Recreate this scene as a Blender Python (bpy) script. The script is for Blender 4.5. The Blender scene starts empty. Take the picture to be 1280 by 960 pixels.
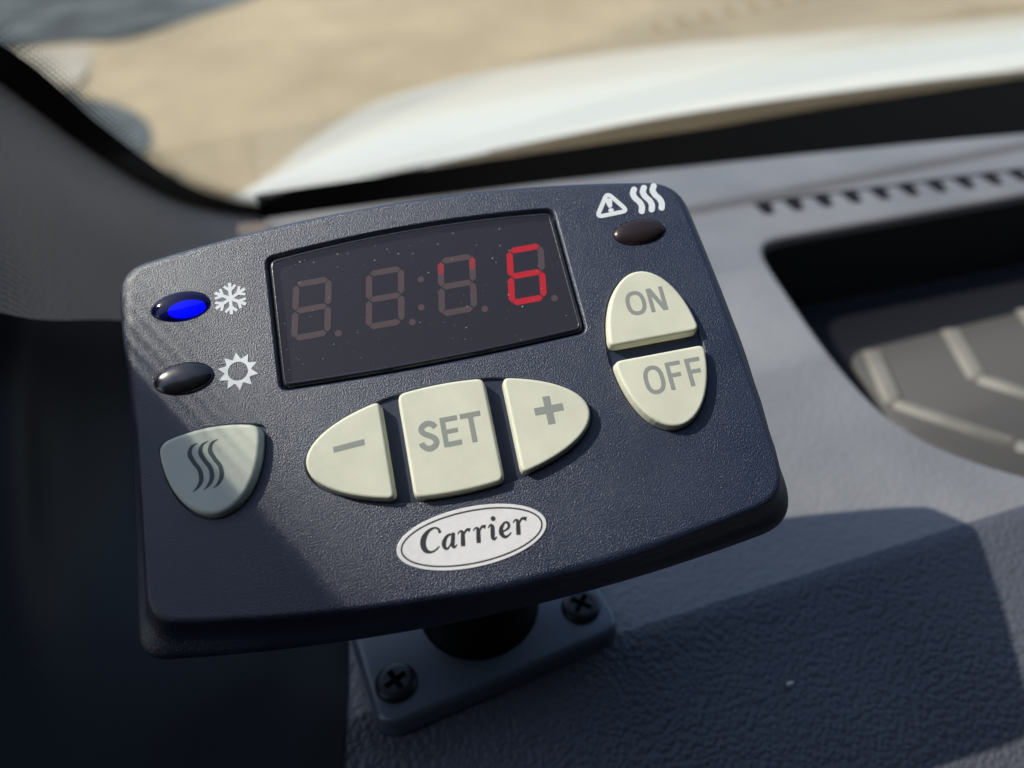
import bpy, bmesh, math, random
from mathutils import Vector, Matrix
random.seed(7)
S = 0.001                                    # every shape below is given in millimetres
scn = bpy.context.scene

# ------------------------------------------------------------------ camera
cam_d = bpy.data.cameras.new("camera"); cam = bpy.data.objects.new("camera", cam_d)
scn.collection.objects.link(cam); scn.camera = cam
R = ((0.94696, -0.24007, 0.21362), (-0.31919, -0.62569, 0.71178), (-0.03722, -0.74221, -0.66913))
cam.matrix_world = Matrix(((R[0][0], -R[0][1], -R[0][2], 0),
                           (R[1][0], -R[1][1], -R[1][2], 0),
                           (R[2][0], -R[2][1], -R[2][2], 162*S),
                           (0, 0, 0, 1)))
cam_d.sensor_width = 36; cam_d.lens = 27.03
cam_d.clip_start = 0.005; cam_d.clip_end = 300
cam_d.dof.use_dof = True; cam_d.dof.focus_distance = 0.136; cam_d.dof.aperture_fstop = 9.0

# ------------------------------------------------------------------ sky and sun
SUN = Vector((-0.602, 0.322, 0.731)).normalized()
w = bpy.data.worlds.new("World"); scn.world = w; w.use_nodes = True
nt = w.node_tree; nt.nodes.clear()
sky = nt.nodes.new("ShaderNodeTexSky"); sky.sky_type = 'NISHITA'; sky.sun_disc = False
sky.sun_elevation = math.asin(SUN.z); sky.sun_rotation = math.atan2(SUN.x, SUN.y) % (2*math.pi)
bg = nt.nodes.new("ShaderNodeBackground"); bg.inputs[1].default_value = 0.15
wo = nt.nodes.new("ShaderNodeOutputWorld")
nt.links.new(sky.outputs[0], bg.inputs[0]); nt.links.new(bg.outputs[0], wo.inputs[0])
sl = bpy.data.lights.new("sun", 'SUN'); sl.energy = 4.9; sl.angle = math.radians(0.55); sl.color = (1, 0.95, 0.86)
so = bpy.data.objects.new("sun", sl); scn.collection.objects.link(so)
so.rotation_euler = SUN.to_track_quat('Z', 'Y').to_euler()
scn.view_settings.view_transform = 'Standard'; scn.view_settings.look = 'None'
scn.view_settings.exposure = 0.3; scn.view_settings.gamma = 1.0
scn.render.resolution_x = 1024; scn.render.resolution_y = 768
scn.render.engine = 'CYCLES'

# ------------------------------------------------------------------ materials
def srgb(r, g, b):
    f = lambda c: (c/255/12.92) if c/255 <= 0.04045 else ((c/255+0.055)/1.055)**2.4
    return (f(r), f(g), f(b), 1)

def mat(name, col, rough=0.5, spec=0.5, coat=0.0, metal=0.0, emit=None, emit_s=0,
        grain=None, vary=None, grain2=None, ior=1.5):
    """grain=(scale per metre, detail, strength, distance in m, kind), vary=(scale, amount)"""
    m = bpy.data.materials.new(name); m.use_nodes = True
    n = m.node_tree; b = n.nodes["Principled BSDF"]; b.inputs["IOR"].default_value = ior
    col = tuple(col)[:3] + (1,)
    b.inputs["Base Color"].default_value = col
    b.inputs["Roughness"].default_value = rough
    b.inputs["Specular IOR Level"].default_value = spec
    b.inputs["Metallic"].default_value = metal
    b.inputs["Coat Weight"].default_value = coat
    if emit:
        b.inputs["Emission Color"].default_value = emit; b.inputs["Emission Strength"].default_value = emit_s
    tc = n.nodes.new("ShaderNodeTexCoord")
    def tex(sc, det, kind):
        if kind == 'noise':
            t = n.nodes.new("ShaderNodeTexNoise"); t.inputs["Scale"].default_value = sc
            t.inputs["Detail"].default_value = det; out = t.outputs[0]
        elif kind in ('cells', 'pebble'):
            ns = n.nodes.new("ShaderNodeTexNoise"); ns.inputs["Scale"].default_value = sc*0.7
            mx = n.nodes.new("ShaderNodeVectorMath"); mx.operation = 'MULTIPLY_ADD'
            mx.inputs[1].default_value = (0.5/sc,)*3
            n.links.new(tc.outputs["Object"], ns.inputs["Vector"])
            n.links.new(ns.outputs["Color"], mx.inputs[0]); n.links.new(tc.outputs["Object"], mx.inputs[2])
            t = n.nodes.new("ShaderNodeTexVoronoi"); t.feature = 'DISTANCE_TO_EDGE' if kind == 'cells' else 'SMOOTH_F1'
            t.inputs["Scale"].default_value = sc
            n.links.new(mx.outputs[0], t.inputs["Vector"])
            if kind == 'pebble':
                t.inputs["Smoothness"].default_value = 0.35
                iv = n.nodes.new("ShaderNodeMath"); iv.operation = 'SUBTRACT'; iv.inputs[0].default_value = 1
                n.links.new(t.outputs["Distance"], iv.inputs[1]); return iv.outputs[0]
            mr = n.nodes.new("ShaderNodeMapRange"); mr.inputs["From Max"].default_value = 0.42
            mr.interpolation_type = 'SMOOTHSTEP'
            n.links.new(t.outputs["Distance"], mr.inputs["Value"]); return mr.outputs[0]
        elif kind == 'knit':
            t = n.nodes.new("ShaderNodeTexVoronoi"); t.inputs["Scale"].default_value = sc
            t.inputs["Randomness"].default_value = 0.15; out = t.outputs["Distance"]
        n.links.new(tc.outputs["Object"], t.inputs["Vector"]); return out
    last = None
    for g in (grain, grain2):
        if not g: continue
        bp = n.nodes.new("ShaderNodeBump"); bp.inputs["Strength"].default_value = g[2]
        bp.inputs["Distance"].default_value = g[3]
        n.links.new(tex(g[0], g[1], g[4]), bp.inputs["Height"])
        if last: n.links.new(last.outputs[0], bp.inputs["Normal"])
        last = bp
    if last: n.links.new(last.outputs[0], b.inputs["Normal"])
    if vary:
        t = tex(vary[0], 4, 'noise')
        mr = n.nodes.new("ShaderNodeMapRange")
        mr.inputs["From Min"].default_value = 0.3; mr.inputs["From Max"].default_value = 0.7
        mr.inputs["To Min"].default_value = 1-vary[1]; mr.inputs["To Max"].default_value = 1+vary[1]
        n.links.new(t, mr.inputs["Value"])
        vm = n.nodes.new("ShaderNodeVectorMath"); vm.operation = 'SCALE'
        vm.inputs[0].default_value = col[:3]; n.links.new(mr.outputs[0], vm.inputs["Scale"])
        n.links.new(vm.outputs[0], b.inputs["Base Color"])
        rr = n.nodes.new("ShaderNodeMapRange"); rr.inputs["From Min"].default_value = 0.3; rr.inputs["From Max"].default_value = 0.7
        rr.inputs["To Min"].default_value = max(0, rough-0.06); rr.inputs["To Max"].default_value = min(1, rough+0.06)
        n.links.new(t, rr.inputs["Value"]); n.links.new(rr.outputs[0], b.inputs["Roughness"])
    return m

def glass(name, tint, rough, fac_scale, diffuse=None, dfac=0.0):
    m = bpy.data.materials.new(name); m.use_nodes = True; n = m.node_tree; n.nodes.clear()
    o = n.nodes.new("ShaderNodeOutputMaterial"); tr = n.nodes.new("ShaderNodeBsdfTransparent"); tr.inputs[0].default_value = tint
    gl = n.nodes.new("ShaderNodeBsdfGlossy"); gl.inputs["Roughness"].default_value = rough
    fr = n.nodes.new("ShaderNodeFresnel"); fr.inputs[0].default_value = 1.45
    mu = n.nodes.new("ShaderNodeMath"); mu.operation = 'MULTIPLY'; mu.inputs[1].default_value = fac_scale
    mx = n.nodes.new("ShaderNodeMixShader")
    n.links.new(fr.outputs[0], mu.inputs[0]); n.links.new(mu.outputs[0], mx.inputs[0])
    src = tr.outputs[0]
    if diffuse:
        df = n.nodes.new("ShaderNodeBsdfDiffuse"); df.inputs[0].default_value = diffuse
        m2 = n.nodes.new("ShaderNodeMixShader"); m2.inputs[0].default_value = dfac
        n.links.new(tr.outputs[0], m2.inputs[1]); n.links.new(df.outputs[0], m2.inputs[2]); src = m2.outputs[0]
    n.links.new(src, mx.inputs[1]); n.links.new(gl.outputs[0], mx.inputs[2]); n.links.new(mx.outputs[0], o.inputs[0])
    return m
M = {}
M['case'] = mat('case_plastic', (0.009, 0.017, 0.046), 0.40, 1.0, ior=1.56, grain=(3900, 4, 1.0, 0.00016, 'noise'), vary=(60, 0.12))
M['case_back'] = mat('case_back_plastic', (0.012, 0.013, 0.018), 0.5, 0.4, grain=(2000, 2, 0.3, 0.0001, 'noise'))
M['well'] = mat('well_plastic', (0.010, 0.017, 0.040), 0.41, 1.0, grain=(2600, 3, 0.4, 0.0001, 'noise'))
M['button'] = mat('button_rubber', (0.72, 0.72, 0.57), 0.5, 0.35, grain=(3200, 2, 0.25, 0.00008, 'noise'), vary=(170, 0.06))
M['button_heat'] = mat('shaded_cream_button_rubber', (0.76, 0.79, 0.65), 0.45, 0.4, grain=(3200, 2, 0.2, 0.00008, 'noise'), vary=(120, 0.03))  # same cream rubber as the others, paler and greener for standing in shade
M['legend'] = mat('grey_legend', (0.30, 0.32, 0.29), 0.6, 0.3)
M['legend_dark'] = mat('engraved_legend', (0.11, 0.13, 0.13), 0.6, 0.3)
M['white'] = mat('white_print', (0.80, 0.84, 0.86), 0.5, 0.4)
M['logo_white'] = mat('badge_white', (0.82, 0.81, 0.80), 0.4, 0.5, vary=(900, 0.04))
M['ink'] = mat('badge_ink', (0.045, 0.045, 0.05), 0.5, 0.3)
M['seg_off'] = mat('unlit_segment', (0.36, 0.255, 0.22), 0.6, 0.3)
M['seg_on'] = mat('lit_segment', (0.30, 0.0, 0.01), 0.5, 0.3, emit=(1, 0.0, 0.010, 1), emit_s=0.68)
M['seg_dim'] = mat('half_lit_segment', (0.6, 0.10, 0.10), 0.5, 0.3, emit=(1, 0.03, 0.05, 1), emit_s=0.25)
M['seg_board'] = mat('segment_board', (0.035, 0.033, 0.05), 0.6, 0.3)
M['led_blue'] = mat('lit_blue_led', (0.008, 0.01, 0.30), 0.2, 1.0, emit=(0.0, 0.002, 1, 1), emit_s=0.16)
M['led_lens'] = glass('blue_lamp_lens', (0.16, 0.20, 0.75, 1), 0.08, 1.3, (0.01, 0.01, 0.06, 1), 0.45)
M['led_core'] = mat('blue_lamp_core', (0.0, 0.0, 0.3), 0.5, 0.2, emit=(0.0, 0.006, 1, 1), emit_s=2.2)
M['led_dark'] = mat('unlit_led', (0.012, 0.012, 0.015), 0.22, 1.0)
M['led_brown'] = mat('unlit_brown_led', (0.028, 0.018, 0.018), 0.3, 0.5)
M['bracket'] = mat('bracket_plastic', (0.12, 0.145, 0.185), 0.30, 1.0, grain=(1500, 2, 0.2, 0.0001, 'noise'))
M['neck'] = mat('neck_plastic', (0.005, 0.005, 0.007), 0.5, 0.25)
M['screw'] = mat('black_screw_steel', (0.03, 0.03, 0.035), 0.38, 0.6, metal=0.3, vary=(500, 0.2))
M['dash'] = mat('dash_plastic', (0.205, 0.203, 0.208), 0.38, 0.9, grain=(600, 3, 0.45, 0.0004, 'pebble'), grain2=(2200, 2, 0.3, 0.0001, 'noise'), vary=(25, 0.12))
M['dash_low'] = mat('shaded_dash_skin', (0.080, 0.086, 0.104), 0.42, 0.7, grain=(760, 3, 0.6, 0.0005, 'pebble'), grain2=(2200, 2, 0.3, 0.0001, 'noise'), vary=(25, 0.12))  # same plastic as the upper dash, with shade darkened into the colour
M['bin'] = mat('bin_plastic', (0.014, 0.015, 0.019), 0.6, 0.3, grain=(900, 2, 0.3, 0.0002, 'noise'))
M['rib'] = mat('sunlit_rib_rubber', (0.175, 0.168, 0.150), 0.6, 0.4, vary=(60, 0.15))  # paler than the mat: sunlit stripes painted into the rib colour
M['mat'] = mat('ribbed_rubber', (0.07, 0.067, 0.064), 0.55, 0.4, grain=(900, 2, 0.3, 0.0002, 'noise'))
M['slot'] = mat('vent_slot_black', (0.006, 0.006, 0.008), 0.7, 0.2)
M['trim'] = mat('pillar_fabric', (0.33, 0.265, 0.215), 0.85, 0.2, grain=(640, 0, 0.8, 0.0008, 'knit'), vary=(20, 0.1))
M['trim_low'] = mat('shade_black_trim', (0.007, 0.008, 0.011), 0.55, 0.35, grain=(900, 2, 0.25, 0.0002, 'noise'))  # black colour stands in for shade on the lower trim
M['lining'] = mat('dark_cab_lining', (0.04, 0.04, 0.042), 0.9, 0.2)
M['frit'] = mat('black_ceramic_print', (0.003, 0.003, 0.003), 0.8, 0.1)
M['hood'] = mat('white_paint', (0.66, 0.645, 0.56), 0.3, 0.5, coat=0.6, vary=(3, 0.02))
M['cowl'] = mat('cowl_plastic', (0.018, 0.017, 0.015), 0.5, 0.4)
M['wiper'] = mat('wiper_black', (0.03, 0.03, 0.028), 0.45, 0.5)
M['cap'] = mat('highlight_pivot_cap', (0.42, 0.30, 0.24), 0.35, 0.6, vary=(300, 0.2))  # tan colour stands in for a small highlight at the pivot
M['dust'] = mat('dust', (0.5, 0.5, 0.48), 0.8, 0.2)

M['lens'] = glass('smoked_window', (0.82, 0.80, 0.84, 1), 0.16, 1.0, (0.062, 0.056, 0.066, 1), 0.42)
M['lens_edge'] = mat('window_edge', (0.02, 0.02, 0.026), 0.25, 0.7, coat=0.5, grain=(1800, 2, 0.4, 0.0001, 'noise'))
M['glass'] = glass('windscreen_glass', (0.96, 0.975, 0.965, 1), 0.0, 0.25)

# ground: sandy earth with grey gravel patches in world space
def ground_mat():
    m = bpy.data.materials.new('sandy_earth'); m.use_nodes = True; n = m.node_tree; b = n.nodes["Principled BSDF"]
    tc = n.nodes.new("ShaderNodeTexCoord")
    t = n.nodes.new("ShaderNodeTexNoise"); t.inputs["Scale"].default_value = 1.1; t.inputs["Detail"].default_value = 8
    t.inputs["Roughness"].default_value = 0.65
    r = n.nodes.new("ShaderNodeValToRGB")
    r.color_ramp.elements[0].position = 0.35; r.color_ramp.elements[0].color = (0.27, 0.215, 0.13, 1)
    r.color_ramp.elements[1].position = 0.68; r.color_ramp.elements[1].color = (0.40, 0.32, 0.195, 1)
    n.links.new(tc.outputs["Object"], t.inputs["Vector"]); n.links.new(t.outputs[0], r.inputs[0])
    n.links.new(r.outputs[0], b.inputs["Base Color"]); b.inputs["Roughness"].default_value = 0.9
    t2 = n.nodes.new("ShaderNodeTexNoise"); t2.inputs["Scale"].default_value = 30; t2.inputs["Detail"].default_value = 6
    bp = n.nodes.new("ShaderNodeBump"); bp.inputs["Strength"].default_value = 0.6; bp.inputs["Distance"].default_value = 0.03
    n.links.new(tc.outputs["Object"], t2.inputs["Vector"]); n.links.new(t2.outputs[0], bp.inputs["Height"]); n.links.new(bp.outputs[0], b.inputs["Normal"])
    return m
M['earth'] = ground_mat()
M['gravel'] = mat('grey_gravel', (0.062, 0.072, 0.074), 0.9, 0.3, grain=(25, 4, 1.0, 0.03, 'noise'), vary=(3.2, 0.75))
M['pale'] = mat('pale_track', (0.33, 0.30, 0.24), 0.9, 0.3, grain=(25, 4, 0.8, 0.02, 'noise'), vary=(2.5, 0.2))

# ------------------------------------------------------------------ mesh helpers
def link(name, bm, m, parent=None, smooth=True, recalc=True):
    if recalc: bmesh.ops.recalc_face_normals(bm, faces=bm.faces[:])
    me = bpy.data.meshes.new(name); 
    for v in bm.verts: v.co *= S
    if smooth:
        for f in bm.faces: f.smooth = (f.smooth or True) and (f.material_index != 9)
    bm.to_mesh(me); bm.free()
    for mm in (m if isinstance(m, (list, tuple)) else [m]): me.materials.append(mm)
    o = bpy.data.objects.new(name, me); scn.collection.objects.link(o)
    if parent: o.parent = parent
    return o

def tag(o, label=None, cat=None, group=None, kind=None):
    if label: o['label'] = label
    if cat: o['category'] = cat
    if group: o['group'] = group
    if kind: o['kind'] = kind
    return o

def loop(bm, pts): return [bm.verts.new(p) for p in pts]
def bridge(bm, a, b, mi=0, closed=True):
    n = len(a); fs = []
    for i in range(n if closed else n-1):
        j = (i+1) % n
        f = bm.faces.new((a[i], a[j], b[j], b[i])); f.material_index = mi; f.smooth = True; fs.append(f)
    return fs

def sharp_link(o, ang=35):
    me = o.data; bm = bmesh.new(); bm.from_mesh(me)
    for e in bm.edges:
        if len(e.link_faces) == 2 and e.calc_face_angle(0) > math.radians(ang): e.smooth = False
    bm.to_mesh(me); bm.free(); return o

def bez(a, b, c, n):
    return [((1-t)**2*a[0]+2*t*(1-t)*b[0]+t*t*c[0], (1-t)**2*a[1]+2*t*(1-t)*b[1]+t*t*c[1]) for t in [i/n for i in range(n+1)]]

def arc3(p, q, bulge, n):
    """points from p to q through a parabola raised by bulge (to the left of p->q is positive)"""
    dx, dy = q[0]-p[0], q[1]-p[1]; L = math.hypot(dx, dy); nx, ny = -dy/L, dx/L
    return [(p[0]+dx*t+nx*bulge*4*t*(1-t), p[1]+dy*t+ny*bulge*4*t*(1-t)) for t in [i/n for i in range(n+1)]]

def rounded(corners, bulges, radii, n=14, k=7):
    """closed outline: corners in order, each side a shallow arc, each corner rounded"""
    m = len(corners); out = []
    sides = [arc3(corners[i], corners[(i+1) % m], bulges[i], 200) for i in range(m)]
    for i in range(m):
        s = sides[i]; L = math.dist(corners[i], corners[(i+1) % m])
        a = int(round(200*radii[i]/L)); b = 200-int(round(200*radii[(i+1) % m]/L))
        seg = [s[int(round(a+(b-a)*t/n))] for t in range(n+1)]
        out += seg
        nx_s = sides[(i+1) % m]; L2 = math.dist(corners[(i+1) % m], corners[(i+2) % m])
        a2 = int(round(200*radii[(i+1) % m]/L2))
        out += bez(s[b], corners[(i+1) % m], nx_s[a2], k)[1:-1]
    return out

def inset(pts, d):
    """offset a counter-clockwise outline inwards by d"""
    n = len(pts); out = []
    for i in range(n):
        a, b, c = pts[i-1], pts[i], pts[(i+1) % n]
        e1 = (b[0]-a[0], b[1]-a[1]); e2 = (c[0]-b[0], c[1]-b[1])
        l1 = math.hypot(*e1) or 1; l2 = math.hypot(*e2) or 1
        nx = -e1[1]/l1-e2[1]/l2; ny = e1[0]/l1+e2[0]/l2; l = math.hypot(nx, ny) or 1
        out.append((b[0]+nx/l*d, b[1]+ny/l*d))
    return out

def ccw(pts):
    a = sum(pts[i-1][0]*pts[i][1]-pts[i][0]*pts[i-1][1] for i in range(len(pts)))
    return pts if a > 0 else pts[::-1]

def scaled(pts, s):
    cx = sum(p[0] for p in pts)/len(pts); cy = sum(p[1] for p in pts)/len(pts)
    return [(cx+(p[0]-cx)*s, cy+(p[1]-cy)*s) for p in pts]

def z(pts, h): return [(p[0], p[1], h) for p in pts]

def ellipse(cx, cy, a, b, n=48, a0=0, a1=2*math.pi):
    full = abs(a1-a0-2*math.pi) < 1e-6; m = n if full else n
    return [(cx+a*math.cos(a0+(a1-a0)*i/m), cy+b*math.sin(a0+(a1-a0)*i/m)) for i in range(m if full else m+1)]

# stroke: a flat raised ribbon along a path; widths may change along it
def catmull(P, n=8):
    out = []
    for i in range(len(P)-1):
        p0 = P[max(i-1, 0)]; p1 = P[i]; p2 = P[i+1]; p3 = P[min(i+2, len(P)-1)]
        for t in [j/n for j in range(n)]:
            out.append(tuple(0.5*((2*p1[k])+(-p0[k]+p2[k])*t+(2*p0[k]-5*p1[k]+4*p2[k]-p3[k])*t*t+(-p0[k]+3*p1[k]-3*p2[k]+p3[k])*t**3) for k in range(len(p1))))
    out.append(P[-1]); return out

class Ink:
    """collects flat strokes and polygons at a height, each a hair above the last"""
    def __init__(s, h, th=0.05): s.bm = bmesh.new(); s.h = h; s.th = th; s.k = 0
    def poly(s, pts):
        pts = ccw(pts); h = s.h+s.th+s.k*0.002; s.k += 1
        top = loop(s.bm, z(pts, h)); bot = loop(s.bm, z(pts, s.h-0.02))
        s.bm.faces.new(top); bridge(s.bm, bot, top); return s
    def stroke(s, P, w=None, smooth=True, caps=False, n=8, closed=False):
        if w is not None: P = [(p[0], p[1], w) for p in P]
        Q = catmull(P, n) if smooth else P
        L, Rr = [], []
        m = len(Q)
        for i in range(m):
            a = Q[i-1] if (closed or i > 0) else Q[i]; c = Q[(i+1) % m] if (closed or i < m-1) else Q[i]
            dx, dy = c[0]-a[0], c[1]-a[1]; l = math.hypot(dx, dy) or 1
            nx, ny = -dy/l*Q[i][2]/2, dx/l*Q[i][2]/2
            L.append((Q[i][0]+nx, Q[i][1]+ny)); Rr.append((Q[i][0]-nx, Q[i][1]-ny))
        h = s.h+s.th+s.k*0.002; s.k += 1
        a = loop(s.bm, z(L, h)); b = loop(s.bm, z(Rr, h)); a2 = loop(s.bm, z(L, s.h-0.02)); b2 = loop(s.bm, z(Rr, s.h-0.02))
        bridge(s.bm, a, b, closed=closed); bridge(s.bm, a2, a, closed=closed); bridge(s.bm, b, b2, closed=closed)
        if caps:
            for q in (Q[0], Q[-1]):
                s.poly(ellipse(q[0], q[1], q[2]/2*0.995, q[2]/2*0.995, 16))
        return s
    def done(s, name, m, parent):
        for f in s.bm.faces: f.smooth = False
        return link(name, s.bm, m, parent, smooth=False)

# ================================================================== THE CONTROLLER
dev = bpy.data.objects.new("climate_controller", None); scn.collection.objects.link(dev)
dev.matrix_world = Matrix(((0.98913, 0.09528, -0.11199, 18.48*S), (-0.13917, 0.85242, -0.504, 114.29*S),
                           (0.04744, 0.5141, 0.85642, 81.19*S), (0, 0, 0, 1)))
dev.empty_display_size = 0.01
tag(dev, "dark blue-black climate control unit with cream buttons and red digital display on a swivel foot", "controller")

face_o = rounded([(-51.2, 14.4), (-51.6, -46.3), (53.9, -47.0), (50.4, 13.1)], [0.0, -5.2, -0.6, -5.2], [3.5, 4.5, 6.0, 4.5], 16, 8)
outer_o = rounded([(-54.9, 16.3), (-56.7, -52.3), (57.4, -52.0), (52.0, 14.6)], [0.0, -4.6, -0.6, -4.9], [5.5, 4.5, 7.0, 6.0], 16, 8)

def window_outline(d):
    return rounded([(-27.5+d, 13.3-d), (-27.8+d, -13.2+d), (27.9-d, -12.9+d), (27.3-d, 13.3-d)], [0, -0.7, 0, -1.5], [1.9-d*0.65]*4, 12, 6)
disp_hole = window_outline(0)
def oval_part(x0, x1, cx=0, cy=-27.05, a=24.6, b=9.75, r=0.6, n=20):
    f = lambda x: b*math.sqrt(max(0, 1-((x-cx)/a)**2))
    xs = []
    for i in range(n+1):
        if x0 <= cx-a+1e-6: t = math.pi-(math.acos(max(-1, min(1, (x1-cx)/a))))*0 if False else None
        xs.append(x0+(x1-x0)*i/n)
    return xs, f
def oval_region(th0, th1, cx, cy, a, b, n=26):
    """arc of an ellipse between two angles, closed by the straight chord"""
    return [(cx+a*math.cos(th0+(th1-th0)*i/n), cy+b*math.sin(th0+(th1-th0)*i/n)) for i in range(n+1)]
def dense(pts, step=0.8):
    out = []
    for i in range(len(pts)):
        a, b = pts[i-1], pts[i]; L = math.dist(a, b); n = max(1, int(L/step))
        out += [(a[0]+(b[0]-a[0])*t/n, a[1]+(b[1]-a[1])*t/n) for t in range(n)]
    return out
def soften(pts, r=0.55, k=7, step=0.22):
    """round off the sharp corners of a closed outline"""
    pts = ccw([p for i, p in enumerate(pts) if math.dist(p, pts[i-1]) > 1e-4]); n = len(pts)
    out, marks = [], []
    for i in range(n):
        a, b, c = Vector(pts[i-1]), Vector(pts[i]), Vector(pts[(i+1) % n])
        if (a-b).angle(c-b) < math.radians(145): marks.append(len(out))
        L = (c-b).length; m = max(1, round(L/step)); out += [tuple(b.lerp(c, t/m)) for t in range(m)]
    N = len(out); drop = set(); ins_at = {}
    for q in marks:
        h = max(1, round(r/step)); p0, p2 = out[(q-h) % N], out[(q+h) % N]
        for t in range(-h, h+1): drop.add((q+t) % N)
        ins_at[(q-h) % N] = bez(p0, out[q], p2, k)
    res = []
    for t in range(N):
        if t in ins_at: res += ins_at[t]
        elif t not in drop: res.append(out[t])
    return res

EC = (0.0, -27.05, 24.6, 9.75)
thm = math.acos(10.55/24.6)
minus_o = oval_region(math.pi-thm, math.pi+thm, *EC)
plus_o = oval_region(-thm, thm, *EC)
set_th = math.acos(7.75/24.6)
set_o = oval_region(set_th, math.pi-set_th, *EC, n=12)+oval_region(math.pi+set_th, 2*math.pi-set_th, *EC, n=12)
row_well = ellipse(*EC[:2], EC[2]+0.45, EC[3]+0.45, 72)
OC = (38.8, -18.1, 8.45, 15.0)
on_t = math.asin((18.1-16.75)/15.0)
on_o = oval_region(on_t, math.pi-on_t, *OC)
off_t = math.asin((19.15-18.1)/15.0)
off_o = oval_region(math.pi+off_t, 2*math.pi-off_t, *OC)
onoff_well = ellipse(OC[0], OC[1], OC[2]+0.4, OC[3]+0.4, 60)
heat_o = [(-39.6+8.7*math.cos(a), -18.6+14.0*math.sin(a)) for a in [math.pi+math.pi*i/28 for i in range(29)]]
heat_o += arc3((-30.9, -18.6), (-48.3, -18.6), -1.4, 10)[1:-1]
heat_o = ccw(heat_o)
heat_well = inset(soften(heat_o, 0.8), -0.4)
LEDS = [(-43.0, 6.3, 5.2, 2.75, 0.0), (-43.5, -7.4, 5.1, 2.85, 0.0), (41.7, 5.1, 5.0, 2.55, 0.0)]

# ---- case: flat face with real openings, rounded rim, seam and back shell
bm = bmesh.new()
F, O = face_o, outer_o
nF = len(F)
def rim(th):
    c, s = math.cos(th), math.sin(th)
    out = []
    for f, o in zip(F, O):
        D = math.dist(f, o); k_ = min(1, max(0, (D-3.5)/1.8)); am = math.radians(90-14*k_); r = D*(1-k_)+1.5*k_
        a = th/(math.pi/2)*am; q = r*math.sin(a)/D
        out.append((f[0]+(o[0]-f[0])*q, f[1]+(o[1]-f[1])*q, -r*(1-math.cos(a))))
    return out
rings = [loop(bm, rim(math.radians(t))) for t in (0, 6, 16, 28, 40, 52, 64, 77, 90)]
def flare(qq, h):
    out = []
    for f, o in zip(F, O):
        D = math.dist(f, o); k_ = min(1, max(0, (D-3.5)/1.8)); q = 1-k_*(1-qq)
        out.append((f[0]+(o[0]-f[0])*q, f[1]+(o[1]-f[1])*q, h))
    return out
for qq, h in ((0.45, -3.6), (0.50, -4.1), (0.62, -4.7), (0.80, -5.3), (0.93, -5.9), (0.99, -6.6)): rings.append(loop(bm, flare(qq, h)))
rings.append(loop(bm, z(O, -7.4)))
rings.append(loop(bm, z(O, -8.2)))
Oc = ccw(O); rev = (Oc is not O)
def ins(p, d): return inset(p, d) if not rev else inset(p[::-1], d)[::-1]
rings.append(loop(bm, z(ins(O, 0.35), -8.45)))
rings.append(loop(bm, z(ins(O, 0.35), -8.9)))
rings.append(loop(bm, z(ins(O, 0.1), -9.1)))
rings.append(loop(bm, z(ins(O, 2.4), -12.0)))
rings.append(loop(bm, z(ins(O, 4.0), -13.3)))
rings.append(loop(bm, z(ins(O, 7.0), -13.9)))
for a, b in zip(rings, rings[1:]): bridge(bm, a, b)
bm.faces.new(rings[-1])
face_edges = [e for e in bm.edges if e.verts[0] in rings[0] and e.verts[1] in rings[0]]
holes = [(disp_hole, 1.9), (row_well, 0.6), (onoff_well, 0.6), (heat_well, 0.6)] + [(ellipse(c[0], c[1], c[2]+0.12, c[3]+0.12, 36), 0.7) for c in LEDS]
hole_loops = []
for pts, d in holes:
    pts = ccw(pts); lv = loop(bm, z(pts, 0))
    es = [bm.edges.new((lv[i-1], lv[i])) for i in range(len(lv))]
    hole_loops.append((pts, lv, d, es)); face_edges += es
before = set(bm.faces)
bmesh.ops.triangle_fill(bm, use_beauty=True, use_dissolve=False, edges=face_edges, normal=(0, 0, 1))
for f in set(bm.faces)-before: f.material_index = 9
for pts, lv, d, es in hole_loops:
    c_ = 0.42 if d > 1.5 else 0.12
    m1 = loop(bm, z(inset(pts, c_), -0.7*c_)); bridge(bm, lv, m1)
    lo = loop(bm, z(inset(pts, c_+0.02), -d)); fs = bridge(bm, m1, lo)
    ff = bm.faces.new(lo); ff.material_index = 8
for f in bm.faces:
    if f.material_index == 8: f.material_index = 1; f.smooth = False
face_faces = [f for f in bm.faces if f.material_index == 9]
bmesh.ops.recalc_face_normals(bm, faces=bm.faces[:])
for f in bm.faces:
    f.smooth = f.material_index == 0
for f in face_faces: f.material_index = 0; f.smooth = False
me = bpy.data.meshes.new("case")
for v in bm.verts: v.co *= S
bm.to_mesh(me); bm.free(); me.materials.append(M['case']); me.materials.append(M['well'])
case = bpy.data.objects.new("case", me); scn.collection.objects.link(case); case.parent = dev
tag(case, "dark blue-black grained plastic case")

# ---- buttons
def button(name, outline, m, zb=-0.58, zt=1.75, r=0.5, crown=0.0, soft=1.5, draft=0.2, label=None):
    o = ccw(soften(outline, soft)); bm = bmesh.new()
    rs = [loop(bm, z(o, zb)), loop(bm, z(inset(o, draft), zt-r))]
    for t in (22, 45, 67, 90):
        a = math.radians(t); rs.append(loop(bm, z(inset(o, draft+r*(1-math.cos(a))), zt-r+r*math.sin(a))))
    base = inset(o, draft+r)
    for a, b in zip(rs, rs[1:]): bridge(bm, a, b)
    rs.append(loop(bm, z(inset(base, 0.07), zt))); bridge(bm, rs[-2], rs[-1])
    bm.faces.new(rs[-1])
    ob = sharp_link(link(name, bm, m, dev), 60)
    if label: ob['label'] = label
    return ob
b_minus = button("button", minus_o, M['button'], label="cream half-oval button with a minus sign")
b_set = button("button", set_o, M['button'], label="cream square SET button")
b_plus = button("button", plus_o, M['button'], label="cream half-oval button with a plus sign")
b_on = button("button", on_o, M['button'], label="cream domed ON button")
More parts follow.
